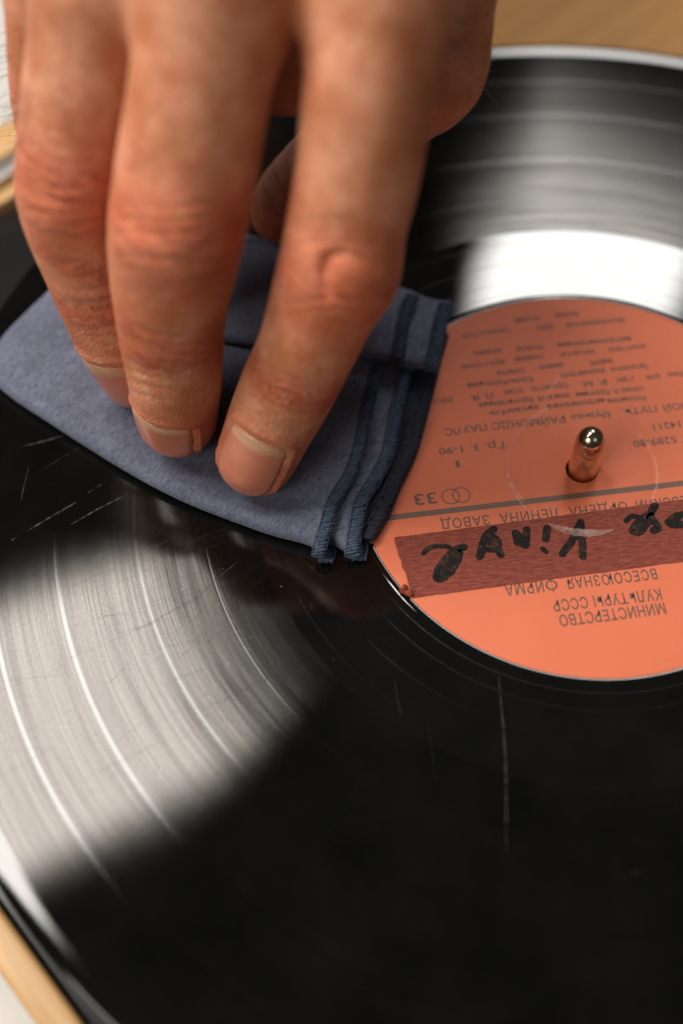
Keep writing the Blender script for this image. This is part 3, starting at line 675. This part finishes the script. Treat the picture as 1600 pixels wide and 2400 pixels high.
def hand_block(P):
    cen = P.mean(0); R = math.sqrt(((P - cen) ** 2).sum(1).max()) if len(P) > 1 else 0.0
    D = all_dist(cen); keep = D - 1.15 * R < D.min() + 1.15 * R + 11
    dp = None
    for i in range(GS[0], GS[1]):
        if keep[i]: d = cone(P, *FLAT[i]); dp = d if dp is None else smin(dp, d, 10)
    tot = dp
    for g in range(1, len(GROUPS)):
        d = None
        for i in range(GS[g], GS[g + 1]):
            if keep[i]: e = cone(P, *FLAT[i]); d = e if d is None else smin(d, e, .8)
        if d is None: continue
        if GN[g] in ('index', 'middle', 'ring'):
            q, r = EXTRA[('index', 'middle', 'ring').index(GN[g])]
            if np.linalg.norm(cen - q) < R + r + 16: d = smin(d, np.linalg.norm(P - q, axis=1) - r, 7)
        if dp is not None: d = smin(d, dp, 7)
        tot = d if tot is None else smin(tot, d, 1.0)
    return tot
def hand_sdf(P):
    """signed distance to the hand; points are handled in small boxes so far bones are skipped"""
    P = np.asarray(P, float)
    if len(P) < 40: return np.concatenate([hand_block(q[None]) for q in P])
    key = np.floor(P / 14.0).astype(np.int64) @ np.array([1, 1009, 1018081]); order = np.argsort(key, kind='stable'); ks = key[order]
    cuts = np.r_[0, np.flatnonzero(np.diff(ks)) + 1, len(P)]; out = np.empty(len(P))
    for a, b in zip(cuts[:-1], cuts[1:]): I = order[a:b]; out[I] = hand_block(P[I])
    return out
def grid(lo, hi, f0, f1, fine, coarse):
    g = [f0]
    while g[-1] < f1: g.append(g[-1] + fine)
    st = fine
    while g[-1] < hi: st = min(coarse, st * 1.15); g.append(g[-1] + st)
    st = fine; pre = [f0]
    while pre[-1] > lo: st = min(coarse, st * 1.15); pre.append(pre[-1] - st)
    return np.array(pre[:0:-1] + g)
gx = grid(-156, 14, -126, -20, .75, 3); gy = grid(-14, 372, -10, 72, .75, 4); gz = grid(0, 258, 2, 106, .75, 4)
nx, ny, nzg = len(gx), len(gy), len(gz); VAL = np.full((nx, ny, nzg), 9.0, np.float32)
B_ = 10
for i in range(0, nx, B_):
    for j in range(0, ny, B_):
        ks = np.arange(0, nzg, B_); i1, j1 = min(i + B_, nx), min(j + B_, ny)
        cen = np.array([[(gx[i] + gx[i1 - 1]) / 2, (gy[j] + gy[j1 - 1]) / 2, (gz[k] + gz[min(k + B_, nzg) - 1]) / 2] for k in ks])
        rad = np.array([np.linalg.norm([gx[i1 - 1] - gx[i], gy[j1 - 1] - gy[j], gz[min(k + B_, nzg) - 1] - gz[k]]) / 2 for k in ks])
        d = np.array([all_dist(c_).min() for c_ in cen])
        for k, dd, rr in zip(ks, d, rad):
            k1 = min(k + B_, nzg)
            if abs(dd) > rr + 9: VAL[i:i1, j:j1, k:k1] = dd; continue
            X, Y, Z = np.meshgrid(gx[i:i1], gy[j:j1], gz[k:k1], indexing='ij')
            VAL[i:i1, j:j1, k:k1] = hand_block(np.c_[X.ravel(), Y.ravel(), Z.ravel()]).reshape(X.shape)
def surface_nets(val, gx, gy, gz):
    ins = val < 0; S = sum(ins[a:ins.shape[0] - 1 + a, b:ins.shape[1] - 1 + b, c:ins.shape[2] - 1 + c].astype(np.int8) for a in (0, 1) for b in (0, 1) for c in (0, 1))
    act = (S > 0) & (S < 8); I = np.argwhere(act); idx = np.full(act.shape, -1, np.int64); idx[act] = np.arange(len(I))
    acc = np.zeros((len(I), 3)); cnt = np.zeros(len(I)); g = (gx, gy, gz)
    cor = [(a, b, c) for a in (0, 1) for b in (0, 1) for c in (0, 1)]
    for a in cor:
        for ax in range(3):
            if a[ax]: continue
            b = list(a); b[ax] = 1
            va = val[I[:, 0] + a[0], I[:, 1] + a[1], I[:, 2] + a[2]]; vb = val[I[:, 0] + b[0], I[:, 1] + b[1], I[:, 2] + b[2]]
            m = (va < 0) != (vb < 0); t = np.where(m, va / np.where(m, va - vb, 1), 0)
            for k in range(3):
                pa = g[k][I[:, k] + a[k]]; pb = g[k][I[:, k] + b[k]]; acc[:, k] += np.where(m, pa + (pb - pa) * t, 0)
            cnt += m
    Vv = acc / cnt[:, None]; Fq = []
    for ax in range(3):
        o1, o2 = (ax + 1) % 3, (ax + 2) % 3; sl0 = [slice(None)] * 3; sl1 = [slice(None)] * 3; sl0[ax] = slice(0, -1); sl1[ax] = slice(1, None)
        E_ = ins[tuple(sl0)] != ins[tuple(sl1)]; A_ = ins[tuple(sl0)]; Q = np.argwhere(E_)
        Q = Q[(Q[:, o1] > 0) & (Q[:, o2] > 0) & (Q[:, o1] < idx.shape[o1]) & (Q[:, o2] < idx.shape[o2])]
        def cell(d1, d2): c = Q.copy(); c[:, o1] += d1; c[:, o2] += d2; return idx[c[:, 0], c[:, 1], c[:, 2]]
        q = np.c_[cell(-1, -1), cell(0, -1), cell(0, 0), cell(-1, 0)]; fl = ~A_[Q[:, 0], Q[:, 1], Q[:, 2]]; q[fl] = q[fl][:, ::-1]; Fq.append(q)
    return Vv, np.vstack(Fq)
HV, HF = surface_nets(VAL, gx, gy, gz); del VAL
def grad(P, e=.3):
    f0 = hand_sdf(P); return np.c_[[(hand_sdf(P + np.eye(3)[k] * e) - f0) / e for k in range(3)]].T, f0
g_, f_ = grad(HV); HV = HV - g_ * (f_ / np.maximum((g_ ** 2).sum(1), .2))[:, None]
HN, f_ = grad(HV); HV = HV - HN * f_[:, None]
HN /= np.linalg.norm(HN, axis=1)[:, None]
# position along each finger, creases and redness
nV = len(HV); best = np.full(nV, 1e9); axial = np.zeros(nV); wr = np.zeros(nV); red = np.zeros(nV); pale = np.zeros(nV)
view = CAM - HV; view /= np.linalg.norm(view, axis=1)[:, None]; dorsal = smooth01(((HN * view).sum(1) + .05) / .5)
JI = {'index': (2, 4), 'middle': (2, 4), 'ring': (2, 4), 'pinky': (1, 2), 'thumb': (2,)}
for fi, (k, c) in enumerate(CHN.items()):
    s = np.r_[0, np.cumsum(np.linalg.norm(np.diff(c[:, :3], axis=0), axis=1))]
    dmin = np.full(nV, 1e9); u = np.zeros(nV)
    for i in range(len(c) - 1):
        a, b = c[i, :3], c[i + 1, :3]; d_ = b - a; t = np.clip(((HV - a) @ d_) / (d_ @ d_), 0, 1); dd = np.linalg.norm(HV - a - t[:, None] * d_, axis=1) - (c[i, 3] + (c[i + 1, 3] - c[i, 3]) * t)
        m = dd < dmin; dmin[m] = dd[m]; u[m] = s[i] + t[m] * (s[i + 1] - s[i])
    m = dmin < best; best[m] = dmin[m]; axial[m] = u[m] + 200 * fi
    for n_, ji in enumerate(JI[k]):
        uj = s[ji * 4]; sg = 4.2 if n_ == 0 else 6.0; gss = np.exp(-((u - uj) / sg) ** 2)
        wr[m] = np.maximum(wr[m], (gss * dorsal * (1.0 if n_ == 0 else .8))[m]); red[m] = np.maximum(red[m], (gss * .55)[m])
    red[m] = np.maximum(red[m], np.exp(-((u - s[0]) / 9) ** 2)[m] * .5)
for q, r in EXTRA: red = np.maximum(red, .85 * np.exp(-((HV - q) ** 2).sum(1) / (2 * 9.0 ** 2)))
# ridge and hollow round the index knuckle (a horseshoe fold)
PX = topix(HV); facing = dorsal > .2
def crease(path, width, depth, vis=None):
    P = resample(path, 40); d = np.full(nV, 1e9); msk = facing & (PX[:, 0] > P[:, 0].min() - 60) & (PX[:, 0] < P[:, 0].max() + 60) & (PX[:, 1] > P[:, 1].min() - 60) & (PX[:, 1] < P[:, 1].max() + 60) & (np.linalg.norm(HV - CAM, axis=1) < 262)
    if vis is not None: msk &= vis
    I = np.where(msk)[0]
    if not len(I): return np.zeros(nV)
    dd = np.linalg.norm(PX[I][:, None] - P[None], axis=2); kk = dd.argmin(1); dm = dd.min(1); out = np.zeros(nV)
    out[I] = -depth * np.exp(-(dm / width) ** 2) * np.sin(np.clip((kk + 4) / 47, 0, 1) * math.pi) ** .4
    return out
isF = lambda f: (axial >= 200 * f) & (axial < 200 * (f + 1))
disp = np.zeros(nV)
fi_ = isF(0); fm_ = isF(1); fr_ = isF(2)
disp += crease([(752, 672), (742, 630), (752, 592), (785, 580)], 13, 1.5, fi_)
disp += crease([(785, 582), (830, 592), (866, 615)], 9, .55, fi_)
for yy, dp in ((558, .55), (535, .45), (512, .35), (692, .45), (716, .35)):
    disp += crease([(672, yy + 6), (730, yy - 2), (800, yy - 4), (862, yy + 10)], 6.5, dp, fi_)
disp += -1 * crease([(770, 640), (800, 628), (830, 650)], 26, .5, fi_)
for yy, dp in ((862, .35), (880, .40), (900, .45), (920, .35), (940, .25)):                              # index last joint
    disp += crease([(585, yy - 20 + 8 * math.sin(yy)), (640, yy - 4), (700, yy + 22)], 4.5, dp, fi_)
for yy, dp in ((838, .4), (858, .5), (880, .4), (905, .25)):                                             # middle last joint
    disp += crease([(300, yy - 6), (350, yy + 8 + 6 * math.sin(yy)), (430, yy + 16), (480, yy + 8)], 5.0, dp, fm_)
for yy, dp in ((470, .35), (500, .4), (530, .35), (590, .35), (615, .3)):
    disp += crease([(270, yy), (380, yy + 8), (500, yy - 4)], 8, dp, fm_)
for yy, dp in ((748, .15), (763, .22), (779, .2)):
    disp += crease([(195, yy), (235, yy + 12), (285, yy + 4)], 4.5, dp, fr_)
for yy, dp in ((420, .4), (450, .4), (480, .4)):
    disp += crease([(60, yy), (150, yy + 14), (240, yy + 6)], 9, dp, fr_)
HV0 = HV.copy()
# nails: (finger, along distal bone start, turn about the finger in degrees, half width in degrees, start, end tilt)
NAILS = [('index', -8, 52, .42, 58), ('middle', -34, 56, .42, 54), ('ring', -46, 54, .10, 52)]
NG = []
for k, turn_deg, half, s0, tilt in NAILS:
    T, D = J[k][0, :3], J[k][2, :3]; ax = (T - D) / np.linalg.norm(T - D)
    vw = CAM - T; vw -= ax * (vw @ ax); vw /= np.linalg.norm(vw); side = np.cross(ax, vw)
    if (ROT.T @ side)[0] < 0: side = -side                       # side points right in the picture
    tr = math.radians(turn_deg); n0 = vw * math.cos(tr) + side * math.sin(tr); sd = side * math.cos(tr) - vw * math.sin(tr)
    nu_, nv_ = 25, 31; O = []; DIR = []; U = []; W_ = []
    for j in range(nv_):
        f = j / (nv_ - 1)
        for i in range(nu_):
            uu = -1 + 2 * i / (nu_ - 1)
            corner = .17 * uu ** 4 if f < .4 else 0
            ff = max(f, 0); base = s0 + (1 - s0) * min(1, ff / .42) + (corner * (1 - ff / .4) if ff < .4 else 0) * .55
            base = base - .0 ; th = math.radians(tilt) * smooth01(np.array((ff - .25) / .75)) * (1 - .10 * uu ** 2)
            ph = math.radians(half) * uu * (.93 + .07 * math.sin(math.pi * ff))
            rd = n0 * math.cos(ph) + sd * math.sin(ph)
            O.append(D + (T - D) * base); DIR.append(rd * math.cos(th) + ax * math.sin(th)); U.append(uu); W_.append(ff)
    O, DIR, U, W_ = np.array(O), np.array(DIR), np.array(U), np.array(W_)
    t = np.full(len(O), 5.0)
    for _ in range(9): t -= hand_sdf(O + DIR * t[:, None])
    S = O + DIR * t[:, None]; NG.append((k, S, DIR, U, W_, nu_, nv_))
    # sink the nail bed, raise the folds round it
    fsel = np.where((np.linalg.norm(HV0 - S.mean(0), axis=1) < 22))[0]
    dd = np.linalg.norm(HV0[fsel][:, None] - S[None], axis=2); kk = dd.argmin(1); dm = dd.min(1)
    edge = np.minimum(np.minimum(1 - np.abs(U[kk]), W_[kk] * 1.2) * 6.5, 9)                      # mm from the nail's border, inside
    inside = smooth01((1.25 - dm) / .7)
    fold = np.where(W_[kk] < .85, 1.0, .25)
    disp[fsel] += inside * -.75 * smooth01(edge / .8) + (1 - inside) * .46 * fold * np.exp(-((dm - 1.35) / .8) ** 2)
    red[fsel] = np.maximum(red[fsel], (1 - inside) * .5 * np.exp(-(dm / 2.0) ** 2))
HV = HV + HN * disp[:, None]
me = bpy.data.meshes.new('person'); me.vertices.add(nV); me.vertices.foreach_set('co', (HV * MM).ravel())
me.loops.add(len(HF) * 4); me.loops.foreach_set('vertex_index', HF.ravel()); me.polygons.add(len(HF)); me.polygons.foreach_set('loop_start', np.arange(len(HF)) * 4)
me.update(calc_edges=True); me.validate(); me.polygons.foreach_set('use_smooth', np.ones(len(me.polygons), bool))
for nm, arr in (('axial', axial), ('wrinkle', wr), ('red', np.clip(red, 0, 1)), ('pale', pale)):
    me.attributes.new(nm, 'FLOAT', 'POINT').data.foreach_set('value', arr.astype(np.float32))
me.materials.append(M_skin)
person = link(bpy.data.objects.new('person', me), None, label='hand reaching in from above, pressing the cloth onto the record with its fingertips', category='person')
for k, S, DIR, U, W_, nu_, nv_ in NG:
    lift = .10 - .55 * smooth01((np.abs(U) - .86) / .14) - .50 * smooth01((.07 - W_) / .07) + .10 * smooth01((W_ - .8) / .2)
    Vn = S + DIR * lift[:, None]
    Fn = [(j * nu_ + i, j * nu_ + i + 1, (j + 1) * nu_ + i + 1, (j + 1) * nu_ + i) for j in range(nv_ - 1) for i in range(nu_ - 1)]
    o = mesh_obj('fingernail', Vn, Fn, M_nail, person)
    for nm, arr in (('along', W_), ('across', U)): o.data.attributes.new(nm, 'FLOAT', 'POINT').data.foreach_set('value', arr.astype(np.float32))
    m = o.modifiers.new('thickness', 'SOLIDIFY'); m.thickness = .35 * MM; m.offset = 0
# hairs on the outer edge and the back of the hand
V = []; Fc = []
def hairs(box, n, L0, L1, dirpx, rmax=.045, cond=None):
    sel = np.where((PX[:, 0] > box[0]) & (PX[:, 0] < box[2]) & (PX[:, 1] > box[1]) & (PX[:, 1] < box[3]) & (np.abs((HN * view).sum(1)) < cond if cond else facing) & (np.linalg.norm(HV - CAM, axis=1) < 275))[0]
    if not len(sel): return
    for i in rng.choice(sel, n):
        p0 = HV[i] - HN[i] * .2; L = rng.uniform(L0, L1); d = ROT @ np.array([dirpx[0], -dirpx[1], 0.0]) + HN[i] * .9 + rng.normal(size=3) * .35; d /= np.linalg.norm(d)
        bend = rng.normal(size=3) * .5 + ROT @ np.array([0, -.5, 0]); pts = [p0]
        for s_ in range(4): pts.append(pts[-1] + d * L / 4); d = d + bend * .28; d /= np.linalg.norm(d)
        for s_ in range(4): capsule(V, Fc, pts[s_], pts[s_ + 1], rmax * (1 - s_ * .2), 4)
hairs((0, 60, 140, 330), 60, 3, 6.5, (-.8, .4), .055, .6)
hairs((50, 60, 260, 330), 70, 2.5, 5, (-.5, .7), .045)
hairs((1010, 0, 1120, 220), 50, 3, 6, (.6, .5), .08, .6)
if V: mesh_obj('hair', V, Fc, M_hair, person, kind='stuff')
